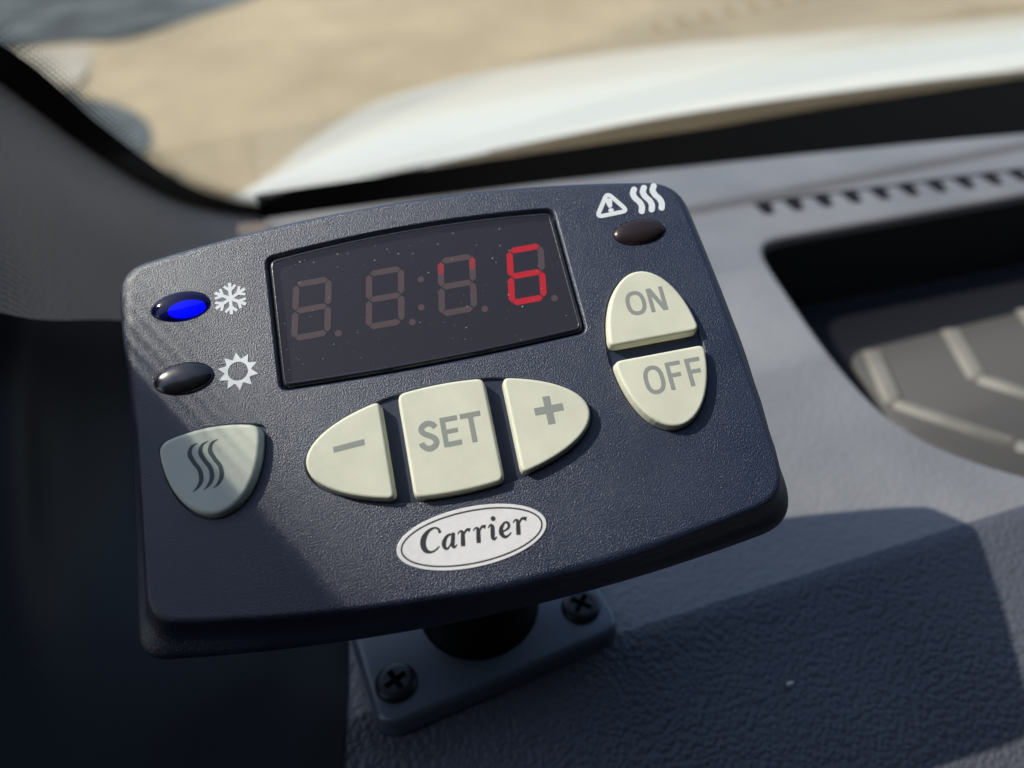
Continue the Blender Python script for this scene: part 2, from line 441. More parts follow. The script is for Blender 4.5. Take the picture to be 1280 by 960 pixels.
b_off = button("button", off_o, M['button'], label="cream bowl-shaped OFF button")
b_heat = button("button", heat_o, M['button_heat'], soft=2.0, r=0.7, label="cream shield button with three wavy lines, tinted for shade")
HB = 1.75
# legends on the buttons
def rect(k, x0, y0, x1, y1, sh=0.0): k.poly([(x0, y0), (x1, y0), (x1+sh, y1), (x0+sh, y1)])
k = Ink(HB, 0.03); k.poly([(-19.55, -25.97), (-14.3, -25.63), (-14.28, -24.62), (-19.55, -25.0)]); k.done("legend", M['legend'], b_minus)
k = Ink(HB, 0.03)
k.poly([(14.95, -26.3), (19.95, -26.3), (19.95, -25.0), (14.95, -25.0)]); k.poly([(16.8, -28.3), (18.05, -28.3), (18.05, -23.3), (16.8, -23.3)])
k.done("legend", M['legend'], b_plus)
k = Ink(HB, 0.03); lw = 0.72
# S E T
Sx = lambda x, y: (-4.98+x*2.95, -28.7+y*4.85)
k.stroke([Sx(*p) for p in ((0.96, 0.77), (0.80, 0.90), (0.50, 0.95), (0.20, 0.86), (0.16, 0.70), (0.34, 0.58), (0.62, 0.48), (0.84, 0.35), (0.84, 0.18), (0.60, 0.07), (0.32, 0.07), (0.08, 0.20), (0.03, 0.30))], 0.98)
E0 = -1.25
rect(k, E0, -28.75, E0+0.85, -23.55); rect(k, E0+0.8, -24.4, E0+3.0, -23.55); rect(k, E0+0.8, -26.5, E0+2.75, -25.75); rect(k, E0+0.8, -28.75, E0+3.05, -27.9)
rect(k, 2.25, -24.4, 5.75, -23.55); rect(k, 3.55, -28.8, 4.4, -24.38)
k.done("legend", M['legend'], b_set)
# O N
k = Ink(HB-0.03, 0.04)
def ring(k, cx, cy, a, b, w, p=2.4, n=40):
    P = []
    for i in range(n):
        t = 2*math.pi*i/n; c, s = math.cos(t), math.sin(t)
        P.append((cx+math.copysign(abs(c)**(2/p), c)*a, cy+math.copysign(abs(s)**(2/p), s)*b, w))
    k.stroke(P, smooth=False, closed=True)
ring(k, 37.05, -9.42, 1.45, 1.97, 0.76)
rect(k, 39.4, -11.75, 40.15, -7.1); rect(k, 41.75, -11.75, 42.5, -7.1); k.poly([(39.4, -7.1), (40.3, -7.1), (42.5, -11.75), (41.6, -11.75)])
k.done("legend", M['legend'], b_on)
k = Ink(HB-0.03, 0.04)
ring(k, 36.65, -24.05, 1.45, 2.25, 0.78)
for x0 in (39.1, 42.65):
    rect(k, x0, -26.5, x0+0.78, -21.4); rect(k, x0+0.7, -22.15, x0+2.75, -21.4); rect(k, x0+0.7, -24.25, x0+2.4, -23.5)
k.done("legend", M['legend'], b_off)
# three engraved waves
k = Ink(HB, 0.02)
for dx in (0, 1.75, 3.35):
    k.stroke([(-41.6+dx, -19.9, 0.12), (-42.6+dx, -20.4, 0.5), (-43.0+dx, -21.6, 0.75), (-42.4+dx, -23.1, 0.7), (-41.6+dx, -24.6, 0.7), (-41.5+dx, -26.2, 0.75), (-42.1+dx, -27.3, 0.5), (-43.0+dx, -28.0, 0.12)])
k.done("legend", M['legend_dark'], b_heat)

# ---- display: window, digits, surround
WO = lambda d: ccw(window_outline(0.85+d))
win = bmesh.new()
a0 = loop(win, z(WO(0.75), 0.10)); win.faces.new(a0)
lens = link("display_window", win, M['lens'], dev, smooth=False); tag(lens, "smoked violet-grey display window with white dust specks")
bm = bmesh.new()
rs = [loop(bm, z(WO(0), -1.85)), loop(bm, z(WO(0), -0.55)), loop(bm, z(WO(0.07), -0.32)), loop(bm, z(WO(0.22), -0.12)), loop(bm, z(WO(0.45), 0.03)), loop(bm, z(WO(0.75), 0.10)), loop(bm, z(WO(0.78), -0.6))]
for a, b in zip(rs, rs[1:]): bridge(bm, a, b)
link("window_rim", bm, M['lens_edge'], lens)
bm = bmesh.new(); bq = WO(0.8); bm.faces.new(loop(bm, z(bq, -0.72)))
board = link("segment_board", bm, M['seg_board'], lens, smooth=False)

def seg_poly(p, q, w):
    d = (Vector(q)-Vector(p)); u = d.normalized(); n_ = Vector((-u.y, u.x))*w/2; p = Vector(p)+u*0.14; q = Vector(q)-u*0.14
    return [tuple(p), tuple(p+u*w*0.5+n_), tuple(q-u*w*0.5+n_), tuple(q), tuple(q-u*w*0.5-n_), tuple(p+u*w*0.5-n_)]
DG = [(-20.25, 1.75), (-6.95, 1.35), (6.35, 1.35), (19.25, 1.0)]
SEG = 'abcdefg'
lit = {3: 'acdefg'}
HW, HH, SL = 2.95, 5.15, 0.155
def P2(cx, cy, x, y): return (cx+x*HW+y*HH*SL, cy+y*HH)
for di, (cx, cy) in enumerate(DG):
    off = Ink(-0.68, 0.03); on = Ink(-0.66, 0.05); dim = Ink(-0.66, 0.05); has_on = has_dim = False
    ends = {'a': ((-1, 1), (1, 1)), 'b': ((1, 1), (1, 0)), 'c': ((1, 0), (1, -1)), 'd': ((-1, -1), (1, -1)), 'e': ((-1, 0), (-1, -1)), 'f': ((-1, 1), (-1, 0)), 'g': ((-1, 0), (1, 0))}
    for s_ in SEG:
        p, q = ends[s_]; pa, pb = P2(cx, cy, *p), P2(cx, cy, *q); poly = seg_poly(pa, pb, 1.15)
        if s_ in lit.get(di, ''): on.poly(poly); has_on = True
        else:
            off.poly(poly)
            if di == 2 and s_ in 'bf':
                m_ = tuple((Vector(pa)*0.42+Vector(pb)*0.58)); dim.poly(seg_poly(pa, m_, 1.12)); has_dim = True
    off.poly(ellipse(cx+4.05, cy-5.7, 0.62, 0.62, 16))
    if di == 1:
        off.poly(ellipse(cx+6.95, cy+2.3, 0.62, 0.62, 16)); off.poly(ellipse(cx+6.1, cy-3.2, 0.62, 0.62, 16))
    d_ = off.done("digit", M['seg_off'], lens)
    if has_on: on.done("lit_segments", M['seg_on'], lens)['label'] = "glowing red numeral 6"
    else: on.bm.free()
    if has_dim: dim.done("lit_segments", M['seg_dim'], lens)['label'] = "two faint red segment tips"
    else: dim.bm.free()

# ---- indicator lamps
for (cx, cy, a, b, rot), m, lab in zip(LEDS, (M['led_lens'], M['led_dark'], M['led_brown']), ("glowing blue oval indicator lamp", "unlit black oval indicator lamp", "unlit brown-black oval indicator lamp")):
    bm = bmesh.new(); rs = [loop(bm, z(ellipse(cx, cy, a, b, 40), -0.68))]
    for t in (0, 18, 36, 54, 70, 82):
        an = math.radians(t); c = math.cos(an)
        rs.append(loop(bm, z(ellipse(cx, cy, a*(0.05+0.95*c), b*(0.05+0.95*c), 40), 0.05+1.0*math.sin(an))))
    for p, q in zip(rs, rs[1:]): bridge(bm, p, q)
    bm.faces.new(rs[-1])
    lamp = link("indicator_lamp", bm, m, dev); lamp['label'] = lab
    if m is M['led_lens']:
        bm = bmesh.new(); rs = []
        for t in (0, 30, 60, 80):
            an = math.radians(t); rs.append(loop(bm, z(ellipse(cx+0.9, cy-0.5, 3.4*math.cos(an), 1.75*math.cos(an), 28), -0.45+0.5*math.sin(an))))
        for p, q in zip(rs, rs[1:]): bridge(bm, p, q)
        bm.faces.new(rs[-1]); link("lamp_core", bm, M['led_core'], lamp)

# ---- white symbols on the face
k = Ink(0.0, 0.05); cx, cy = -34.15, 6.1
for i in range(6):
    a = math.radians(88+60*i); u = Vector((math.cos(a), math.sin(a))); n_ = Vector((-u.y, u.x)); c = Vector((cx, cy))
    k.stroke([tuple(c), tuple(c+u*3.1)], 0.6, smooth=False)
    for sg in (1, -1):
        p = c+u*1.55; q = p+(u*0.75+n_*sg*0.75)*1.35
        k.stroke([tuple(p), tuple(q)], 0.5, smooth=False)
k.done("snowflake_symbol", M['white'], dev)
k = Ink(0.0, 0.05); cx, cy = -34.2, -7.9
for i in range(10):
    a = math.radians(90+36*i)
    k.poly([(cx+3.55*math.cos(a), cy+3.55*math.sin(a)), (cx+2.2*math.cos(a+0.34), cy+2.2*math.sin(a+0.34)), (cx+2.2*math.cos(a-0.34), cy+2.2*math.sin(a-0.34))])
k.stroke([(cx+2.05*math.cos(2*math.pi*i/40), cy+2.05*math.sin(2*math.pi*i/40), 0.62) for i in range(40)], smooth=False, closed=True)
k.done("sun_symbol", M['white'], dev)
k = Ink(0.0, 0.06)
tri = soften([(37.75, 14.3), (34.65, 9.65), (40.65, 9.85)], 1.0, 5)
k.stroke([(p[0], p[1], 0.85) for p in tri], smooth=False, closed=True)
k.stroke([(37.65, 12.5, 1.25), (37.6, 11.5, 0.85)], smooth=False, caps=True); k.poly(ellipse(37.6, 10.55, 0.52, 0.42, 14))
k.done("warning_symbol", M['white'], dev)
k = Ink(0.0, 0.06)
for dx in (0, 1.95, 3.9):
    k.stroke([(43.0+dx, 14.1), (42.55+dx, 13.2), (42.75+dx, 12.2), (43.35+dx, 11.2), (43.55+dx, 10.2), (43.25+dx, 9.2)], 1.15, caps=True)
k.done("heat_symbol", M['white'], dev)

# ---- oval badge
bm = bmesh.new(); BC = BC_ = (0.55, -44.05)
pts = ellipse(BC[0], BC[1], 12.55, 4.95, 72)
rs = [loop(bm, z(pts, -0.02)), loop(bm, z(pts, 0.10)), loop(bm, z(inset(pts, 0.08), 0.15))]
for a, b in zip(rs, rs[1:]): bridge(bm, a, b)
bm.faces.new(rs[-1]); badge = link("maker_badge", bm, M['logo_white'], dev, smooth=False); badge['label'] = "white oval badge with dark script lettering"
k = Ink(0.15, 0.02)
k.stroke([(p[0], p[1], 0.27) for p in ellipse(BC[0], BC[1], 11.75, 4.25, 80)], smooth=False, closed=True)
k.done("badge_ring", M['ink'], badge)
k = Ink(0.15, 0.03); BL = -45.25
def G(x0, pts, sc=1.0): k.stroke([(x0+p[0], BL+p[1]*1.04, p[2]*1.22) for p in pts])
# C
G(-8.0, [(3.45, 2.75, 0.42), (3.35, 3.35, 0.30), (2.75, 3.72, 0.26), (1.75, 3.45, 0.42), (0.80, 2.60, 0.72), (0.42, 1.45, 0.78), (0.72, 0.48, 0.62), (1.50, 0.10, 0.32), (2.35, 0.30, 0.22), (3.0, 0.75, 0.16)])
# a
G(-4.55, [(2.0, 1.95, 0.30), (1.55, 2.22, 0.28), (0.85, 1.85, 0.44), (0.35, 1.05, 0.58), (0.40, 0.30, 0.46), (0.85, 0.14, 0.26), (1.45, 0.75, 0.20), (1.85, 1.5, 0.16)])
G(-4.55, [(2.2, 2.4, 0.42), (1.90, 1.35, 0.54), (1.72, 0.45, 0.50), (1.95, 0.10, 0.28), (2.45, 0.45, 0.14)])
# r r
for x0 in (-1.75, 0.85):
    G(x0, [(0.05, 2.05, 0.14), (0.55, 2.42, 0.22), (0.86, 2.1, 0.46), (0.72, 1.0, 0.58), (0.55, 0.0, 0.56)])
    G(x0, [(0.72, 1.15, 0.16), (1.15, 1.95, 0.22), (1.65, 2.42, 0.32), (2.15, 2.25, 0.56)])
# i
G(3.35, [(0.05, 2.0, 0.14), (0.5, 2.4, 0.26), (0.78, 2.1, 0.48), (0.62, 1.1, 0.56), (0.52, 0.35, 0.5), (0.75, 0.08, 0.28), (1.2, 0.40, 0.14)])
k.poly(ellipse(4.5, BL+3.45, 0.40, 0.40, 18))
# e
G(5.05, [(0.42, 0.98, 0.20), (1.15, 1.15, 0.24), (1.75, 1.55, 0.34), (1.70, 2.20, 0.36), (1.15, 2.30, 0.26), (0.48, 1.60, 0.50), (0.32, 0.80, 0.60), (0.72, 0.15, 0.44), (1.35, 0.20, 0.24), (1.95, 0.62, 0.14)])
# r
G(7.55, [(0.05, 2.05, 0.14), (0.55, 2.42, 0.22), (0.86, 2.1, 0.46), (0.72, 1.0, 0.58), (0.55, 0.0, 0.56)])
G(7.55, [(0.72, 1.15, 0.16), (1.15, 1.95, 0.22), (1.70, 2.42, 0.32), (2.35, 2.2, 0.58)])
k.done("badge_lettering", M['ink'], badge)

# ---- dust specks lying on the face and the window
bm = bmesh.new(); rnd = random.Random(5)
def speck(bm, x, y, zz, r):
    n = rnd.randint(5, 7); a0 = rnd.random()*6; el = rnd.uniform(0.35, 1)
    P = [(x+r*rnd.uniform(.6, 1)*math.cos(a0+2*math.pi*i/n), y+r*el*rnd.uniform(.6, 1)*math.sin(a0+2*math.pi*i/n)) for i in range(n)]
    b = loop(bm, z(P, zz)); c = bm.verts.new((x, y, zz+r*0.5))
    for i in range(n): bm.faces.new((b[i-1], b[i], c))
for i in range(150): speck(bm, rnd.uniform(-25.5, 25.5), rnd.uniform(-12, 12.5), 0.10, rnd.choice([0.05, 0.05, 0.07, 0.07, 0.10, 0.17]))
for i in range(8): speck(bm, rnd.uniform(-22, 12), rnd.uniform(8, 12), 0.10, 0.2)
link("dust_specks", bm, M['dust'], lens, smooth=False, recalc=False)['kind'] = 'stuff'
bm = bmesh.new()
for i in range(420):
    x, y = rnd.uniform(-50, 52), rnd.uniform(-50, 14)
    if abs(x) < 29 and -14.5 < y < 15: continue
    if ((x-EC[0])/25.2)**2+((y-EC[1])/10.4)**2 < 1 or ((x-OC[0])/9)**2+((y-OC[1])/15.6)**2 < 1 or ((x-BC_[0])/13)**2+((y-BC_[1])/5.4)**2 < 1: continue
    if x < -30 and y < -17 and y > -33: continue
    if y < -45 or (x < 0 and rnd.random() < .5): continue
    speck(bm, x, y, 0.0, rnd.choice([0.05, 0.05, 0.06, 0.08, 0.12]))
link("dust_specks", bm, M['dust'], case, smooth=False, recalc=False)['kind'] = 'stuff'

# ---- swivel foot: plate, socket, neck, screws (built in world millimetres, then handed to the controller)
inv = dev.matrix_world.inverted()
def adopt(o, parent):
    o.parent = parent; o.matrix_parent_inverse = Matrix.Identity(4)
    o.matrix_local = (inv if parent is dev else Matrix.Identity(4)) @ Matrix.Identity(4)
PA = math.radians(4.5)
def plate_xy(u, v):  # plate coordinates: centre (18,98)
    return (17.7+u*math.cos(PA)-v*math.sin(PA), 97.9+u*math.sin(PA)+v*math.cos(PA))
base = rounded([(-28, 19), (-28, -19), (28, -19), (28, 19)], [0]*4, [5]*4, 8, 7); base = ccw([plate_xy(*p) for p in base])
bm = bmesh.new(); PT = 5.0
rs = [loop(bm, z(inset(base, -0.9), 0.1)), loop(bm, z(inset(base, -0.6), PT-1.4)), loop(bm, z(inset(base, -0.3), PT-0.7)), loop(bm, z(inset(base, 0.25), PT-0.12)), loop(bm, z(inset(base, 0.9), PT))]
for a, b in zip(rs, rs[1:]): bridge(bm, a, b)
bm.faces.new(rs[-1])
plate = link("mounting_plate", bm, M['bracket']); adopt(plate, dev); plate['label'] = "black rounded mounting plate fixed with cross-head screws"
# socket and neck in one lathed, leaning form
bm = bmesh.new(); rs = []
p0 = Vector((18.5, 97.5, PT)); p1 = Vector((19.2, 110.0, 65.5))
prof = [(0, 14.0), (0.03, 13.5), (0.07, 12.6), (0.16, 12.0), (0.26, 11.4), (0.30, 10.5), (0.36, 6.0), (0.5, 5.6), (0.62, 6.0), (0.68, 9.5), (0.74, 11.5), (0.84, 12.2), (0.96, 13.5), (1.0, 15.0)]
for t, r in prof:
    c = p0.lerp(p1, t*t*0.35+t*0.65) if False else p0.lerp(p1, t)
    rs.append([bm.verts.new((c.x+r*math.cos(a), c.y+r*math.sin(a), c.z)) for a in [2*math.pi*i/36 for i in range(36)]])
for a, b in zip(rs, rs[1:]): bridge(bm, a, b)
bm.faces.new(rs[-1]); bm.faces.new(rs[0][::-1])
neck = link("swivel_neck", bm, M['neck']); adopt(neck, dev)
def screw(u, v, rot, parent):
    x, y = plate_xy(u, v); bm = bmesh.new(); n = 48
    arm, wd = 2.55, 0.62
    def rad(r0, i):   # outline of the head
        return r0
    prof = [(4.5, PT-0.2), (4.5, PT+0.5), (4.2, PT+0.95), (3.7, PT+1.25), (3.0, PT+1.45)]
    rs = [[bm.verts.new((x+r*math.cos(2*math.pi*i/n), y+r*math.sin(2*math.pi*i/n), h)) for i in range(n)] for r, h in prof]
    for a, b in zip(rs, rs[1:]): bridge(bm, a, b)
    # cross recess: outline of a plus, cut into the top
    c, s = math.cos(rot), math.sin(rot); w_ = wd; L = arm
    pl = [(w_, w_), (w_, L), (-w_, L), (-w_, w_), (-L, w_), (-L, -w_), (-w_, -w_), (-w_, -L), (w_, -L), (w_, -w_), (L, -w_), (L, w_)]
    pl = ccw([(x+p[0]*c-p[1]*s, y+p[0]*s+p[1]*c) for p in pl])
    inner = loop(bm, z(pl, PT+1.5)); es = [bm.edges.new((inner[i-1], inner[i])) for i in range(12)]
    es += [e for e in bm.edges if e.verts[0] in rs[-1] and e.verts[1] in rs[-1]]
    bmesh.ops.triangle_fill(bm, use_beauty=True, use_dissolve=False, edges=es, normal=(0, 0, 1))
    lo = loop(bm, z([(x+(p[0]-x)*0.8, y+(p[1]-y)*0.8) for p in pl], PT+0.1))
    fs = bridge(bm, inner, lo, 1); f = bm.faces.new(lo); f.material_index = 1
    o = link("screw", bm, [M['screw'], M['slot']], parent, smooth=False)
    return o
for u, v, r in ((-22.3, -11.0, 0.35), (22.0, -10.8, 0.75), (-22.3, 11.5, 0.1), (22.0, 11.5, 0.5)):
    screw(u, v, r, plate)

# ================================================================== DASHBOARD
dash = bpy.data.objects.new("dashboard", None); scn.collection.objects.link(dash)
tag(dash, "grey grained plastic dashboard with an open storage bin and a row of vent slots", "dashboard")
# bin opening outline on the upper surface (x, y)
bin_o = [(166.0, 213.5), (170.0, 216.5), (178, 217.5)] + [(x, 217.8-0.075*(x-178)) for x in range(200, 521, 40)]
bin_o += [(520, 60), (300, 60), (240, 62), (205, 68), (180, 78), (163, 92), (152, 108), (148.5, 125), (150.5, 150), (156, 180), (161.5, 205)]
bin_o = ccw(bin_o)
def soft_loop(P, n=4):
    Q = []
    m = len(P)
    for i in range(m):
        p0, p1, p2, p3 = P[i-1], P[i], P[(i+1) % m], P[(i+2) % m]
        if math.dist(p1, p2) > 60: Q.append(p1); continue
        for t in [j/n for j in range(n)]:
            Q.append(tuple(0.5*((2*p1[k])+(-p0[k]+p2[k])*t+(2*p0[k]-5*p1[k]+4*p2[k]-p3[k])*t*t+(-p0[k]+3*p1[k]-3*p2[k]+p3[k])*t**3) for k in range(2)))
    return Q
bin_s = soft_loop(bin_o)
# upper surface: from the crease at the driver's side to the foot of the windscreen
def crease_y(x): return 79.5-0.02*(x-40)
XL = [-140, -120, -100, -90, -80, -70, -60, -50, -44, -38, -32, -26, -20, -14, -8, 0, 40, 80, 120, 160, 200, 260, 320, 400, 520, 700]
bm = bmesh.new()
outline = [(x, crease_y(x)+3) for x in XL] + [(700, 243)] + [(x, 243-0.03*(x-150)) for x in (520, 400, 300, 186, 150, 80, 0, -60, -140)]
outline[len(XL)] = (700, 226)
outline = ccw(outline); lo_ = loop(bm, z(outline, 0)); es = [bm.edges.new((lo_[i-1], lo_[i])) for i in range(len(lo_))]
hb = loop(bm, z(bin_s, 0)); es += [bm.edges.new((hb[i-1], hb[i])) for i in range(len(hb))]
bmesh.ops.triangle_fill(bm, use_beauty=True, use_dissolve=False, edges=es, normal=(0, 0, 1))
# rounded lip into the bin
prev = hb
for d, h in ((0.5, -0.1), (1.2, -0.5), (1.8, -1.2), (2.1, -2.2), (2.3, -4.0)):
    cur = loop(bm, z(inset(bin_s, d), h)); bridge(bm, prev, cur); prev = cur
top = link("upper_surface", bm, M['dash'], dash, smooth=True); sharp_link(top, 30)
# lower, driver-facing surface rolling over the crease
bm = bmesh.new(); prev = None
xs = [-150+5*i for i in range(171)]
prof = [(3, 0.0), (1.2, -0.06), (-0.4, -0.3), (-2.0, -0.75), (-10, -2.9), (-25, -6.8), (-45, -12.2), (-75, -24), (-130, -62), (-200, -110)]
for dy, h in prof:
    cur = [bm.verts.new((x, crease_y(x)+dy, h)) for x in xs]
    if prev: bridge(bm, prev, cur, closed=False)
    prev = cur
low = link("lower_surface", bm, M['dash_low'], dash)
# storage bin: walls and floor
bm = bmesh.new(); prev = loop(bm, z(inset(bin_s, 2.3), -3.8))
for d, h in ((3.5, -12), (4.8, -30), (6, -34.5), (9, -36)):
    cur = loop(bm, z(inset(bin_s, d), h)); bridge(bm, prev, cur); prev = cur
bm.faces.new(prev)
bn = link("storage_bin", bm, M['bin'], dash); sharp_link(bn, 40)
# ribbed mat on its floor
bm = bmesh.new()
mo = rounded([(190, 179), (181, 140), (200, 92), (500, 84), (500, 168)], [0, 0, 0, 0, 0], [9, 9, 9, 9, 9], 10, 6); mo = ccw(mo)
rs = [loop(bm, z(mo, -35.9)), loop(bm, z(mo, -34.6)), loop(bm, z(inset(mo, 0.8), -34.0))]
for a, b in zip(rs, rs[1:]): bridge(bm, a, b)
bm.faces.new(rs[-1]); matp = link("rubber_mat", bm, M['mat'], dash)
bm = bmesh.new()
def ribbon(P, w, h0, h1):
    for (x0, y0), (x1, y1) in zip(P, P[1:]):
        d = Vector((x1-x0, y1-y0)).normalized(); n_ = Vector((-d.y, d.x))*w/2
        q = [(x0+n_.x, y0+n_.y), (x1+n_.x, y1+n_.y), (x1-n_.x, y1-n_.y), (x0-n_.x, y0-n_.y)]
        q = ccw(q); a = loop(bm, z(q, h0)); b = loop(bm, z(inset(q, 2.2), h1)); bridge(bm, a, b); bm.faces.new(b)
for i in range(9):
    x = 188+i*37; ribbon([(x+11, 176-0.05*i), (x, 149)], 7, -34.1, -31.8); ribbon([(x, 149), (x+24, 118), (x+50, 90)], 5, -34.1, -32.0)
link("mat_ribs", bm, M['rib'], matp, smooth=False)['label'] = "chevron ribs of the mat, coloured pale as if sunlit"
# rear ridge, rising to the glass
bm = bmesh.new(); prev = None
ridge = [(0, 0.0), (1.5, 0.6), (2.5, 1.6), (4, 2.4), (7, 2.6)]
for dy, h in ridge:
    cur = [bm.verts.new((x, 243-0.03*(x-150)+dy, h)) for x in xs]
    if prev: bridge(bm, prev, cur, closed=False)
    prev = cur
def rear_y(x): return 306-0.12*x-0.00015*max(0, x)**2+0.0*x if x < 420 else 229
for back, h in ((-4, 2.4), (-1.5, 1.6), (0, -0.5), (0, -20)):
    cur = [bm.verts.new((x, max(rear_y(x), 243-0.03*(x-150)+9)+back, h)) for x in xs]; bridge(bm, prev, cur, closed=False); prev = cur
link("rear_ridge", bm, M['dash'], dash)
# defroster slots
bm = bmesh.new()
gl_ = [(178+12*i, 242.2-0.150*(178+12*i-186)) for i in range(26)]
ga = [bm.verts.new((x, y-0.9, 0.12)) for x, y in gl_]; gb = [bm.verts.new((x, y+0.9, 0.12)) for x, y in gl_]
gc = [bm.verts.new((x, y-1.2, -0.3)) for x, y in gl_]; gd = [bm.verts.new((x, y+1.2, -0.3)) for x, y in gl_]
bridge(bm, gc, ga, closed=False); bridge(bm, ga, gb, closed=False); bridge(bm, gb, gd, closed=False)
link("vent_groove", bm, M['slot'], dash, smooth=False)
for i in range(22):
    x = 184+i*12.6; y = 238.5-0.150*(x-186); bm = bmesh.new()
    q = ccw(rounded([(x-1.4, y+4.4), (x-2.4, y+1.2), (x-2.6, y-5.4), (x+0.8, y-6.0), (x+3.2, y+0.6), (x+4.4, y+3.8)], [0]*6, [0.9]*6, 2, 3))
    a = loop(bm, z(inset(q, -0.6), 0.02)); b = loop(bm, z(q, 0.28)); c = loop(bm, z(inset(q, 0.3), 0.2)); bridge(bm, a, b); bridge(bm, b, c, 1)
    f = bm.faces.new(c); f.material_index = 1
    link("vent_slot", bm, [M['slot'], M['slot']], dash, smooth=False)

# ================================================================== LEFT PILLAR TRIM
Erow = [(-10, 317, -4), (-30, 303, 11), (-46, 289, 29), (-62, 277, 56), (-74, 269, 80), (-88, 258, 104), (-95, 238, 127), (-106, 216, 148), (-124, 195, 176), (-144, 177, 210), (-172, 166, 252), (-205, 150, 300)]
R1 = [(-13, 264, 12), (-30, 255, 24), (-42, 241, 38), (-56, 221, 60), (-66, 202, 78), (-84, 215, 94), (-110, 215, 105)]
R2 = [(-14, 208, 12), (-34, 200, 26), (-51, 189, 42), (-60, 170, 58), (-66, 164, 66), (-82, 160, 80), (-110, 165, 85)]
R3 = [(-25, 172, -1), (-44, 176, 8), (-58, 172, 22), (-67, 158, 38), (-72, 150, 48), (-100, 138, 55), (-160, 140, 60)]
R4 = [(-30, 165, 1), (-42, 160, 4), (-54, 145, 12), (-64, 120, 20), (-74, 100, 25), (-100, 90, 30), (-170, 80, 30)]
R5 = [(-22, 142, 2), (-28, 124, 4), (-34, 108, 6), (-42, 92, 7), (-56, 64, 6), (-74, 34, 4), (-130, 0, 0)]
R5b = [(-14, 142, 1.2), (-19, 120, 2.0), (-24, 100, 2.6), (-30, 84, 2.4), (-40, 58, 0), (-52, 30, -6), (-80, -5, -14)]
R6 = [(-6, 142, 0.4), (-10, 118, 0.5), (-13, 96, 0.5), (-17, 79, 0.3), (-25, 52, -6.8), (-33, 26, -13.6), (-50, -12, -24)]  # last rows spread black over the dash where only shade lies
def surf(name, rows, m, parent, nu=8, nv=6):
    cols = []
    for r in rows: cols.append(catmull([tuple(map(float, p)) for p in r], nu))
    grid = list(zip(*[c for c in cols])); fine = [catmull(list(g), nv) for g in grid]
    bm = bmesh.new(); vv = [[bm.verts.new(p) for p in g] for g in fine]
    for i in range(len(vv)-1): bridge(bm, vv[i], vv[i+1], closed=False)
    return link(name, bm, m, parent)
pil = bpy.data.objects.new("pillar_trim", None); scn.collection.objects.link(pil)
tag(pil, "grey woven fabric windscreen pillar trim left of the controller, shade painted black towards its foot", "pillar trim")
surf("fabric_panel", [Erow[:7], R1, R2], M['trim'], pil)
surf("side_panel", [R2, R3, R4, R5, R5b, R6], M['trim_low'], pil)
# outer side of the pillar, closing it towards the door
UE = Erow[4:]
surf("upper_pillar", [UE, [(p[0]-30, p[1]-14, p[2]-10) for p in UE], [(p[0]-75, p[1]-45, p[2]-38) for p in UE], [(p[0]-150, p[1]-100, p[2]-80) for p in UE]], M['trim_low'], pil)
# unseen roof, doors, rear wall and seats of the cab, added to shade the dash
cab = bpy.data.objects.new("cab_interior", None); scn.collection.objects.link(cab)
tag(cab, "unseen dark grey cab roof lining and rear wall around the seats, added for shade", "cab interior"); cab['kind'] = 'structure'
def box(name, lo, hi, m, parent):
    bm = bmesh.new(); bmesh.ops.create_cube(bm, size=1)
    for v in bm.verts: v.co = Vector([lo[k]+(v.co[k]+0.5)*(hi[k]-lo[k]) for k in range(3)])
    bmesh.ops.bevel(bm, geom=bm.edges[:], offset=12, segments=2, affect='EDGES', clamp_overlap=True)
    return link(name, bm, m, parent, smooth=False)
box("roof_lining", (-500, -1500, 620), (1500, -60, 680), M['lining'], cab)
box("left_door", (-520, -1430, -1100), (-470, -70, 615), M['lining'], cab)
box("far_door", (1450, -1430, -1100), (1500, -70, 615), M['lining'], cab)
box("rear_wall", (-500, -1500, -1100), (1500, -1440, 615), M['lining'], cab)
box("seat_row", (-300, -1000, -1100), (1300, -420, -150), M['lining'], cab)
box("seat_backs", (-300, -1150, -145), (1300, -900, 420), M['lining'], cab)

# ================================================================== WINDSCREEN
ws = bpy.data.objects.new("windscreen", None); scn.collection.objects.link(ws)
tag(ws, "clear windscreen with a black dotted ceramic border along its foot and left side", "windscreen")
def glass_pt(u, v):
    """u along the foot from the left corner, v up the glass"""
    E = catmull([tuple(map(float, p)) for p in Erow], 10); e = Vector(E[min(len(E)-1, int(v*(len(E)-1)))])
    x = e.x+u*900
    return Vector((x, e.y+14*math.sin(min(1, u*3)*1.57)-30*u-40*u*u, e.z+1.5*math.sin(min(1, u*3)*1.57)))
bm = bmesh.new(); NU, NV = 26, 30
g = [[bm.verts.new(glass_pt((i/NU)**1.5, j/NV)) for i in range(NU+1)] for j in range(NV+1)]
for j in range(NV): bridge(bm, g[j], g[j+1], closed=False)
link("glass_pane", bm, M['glass'], ws)
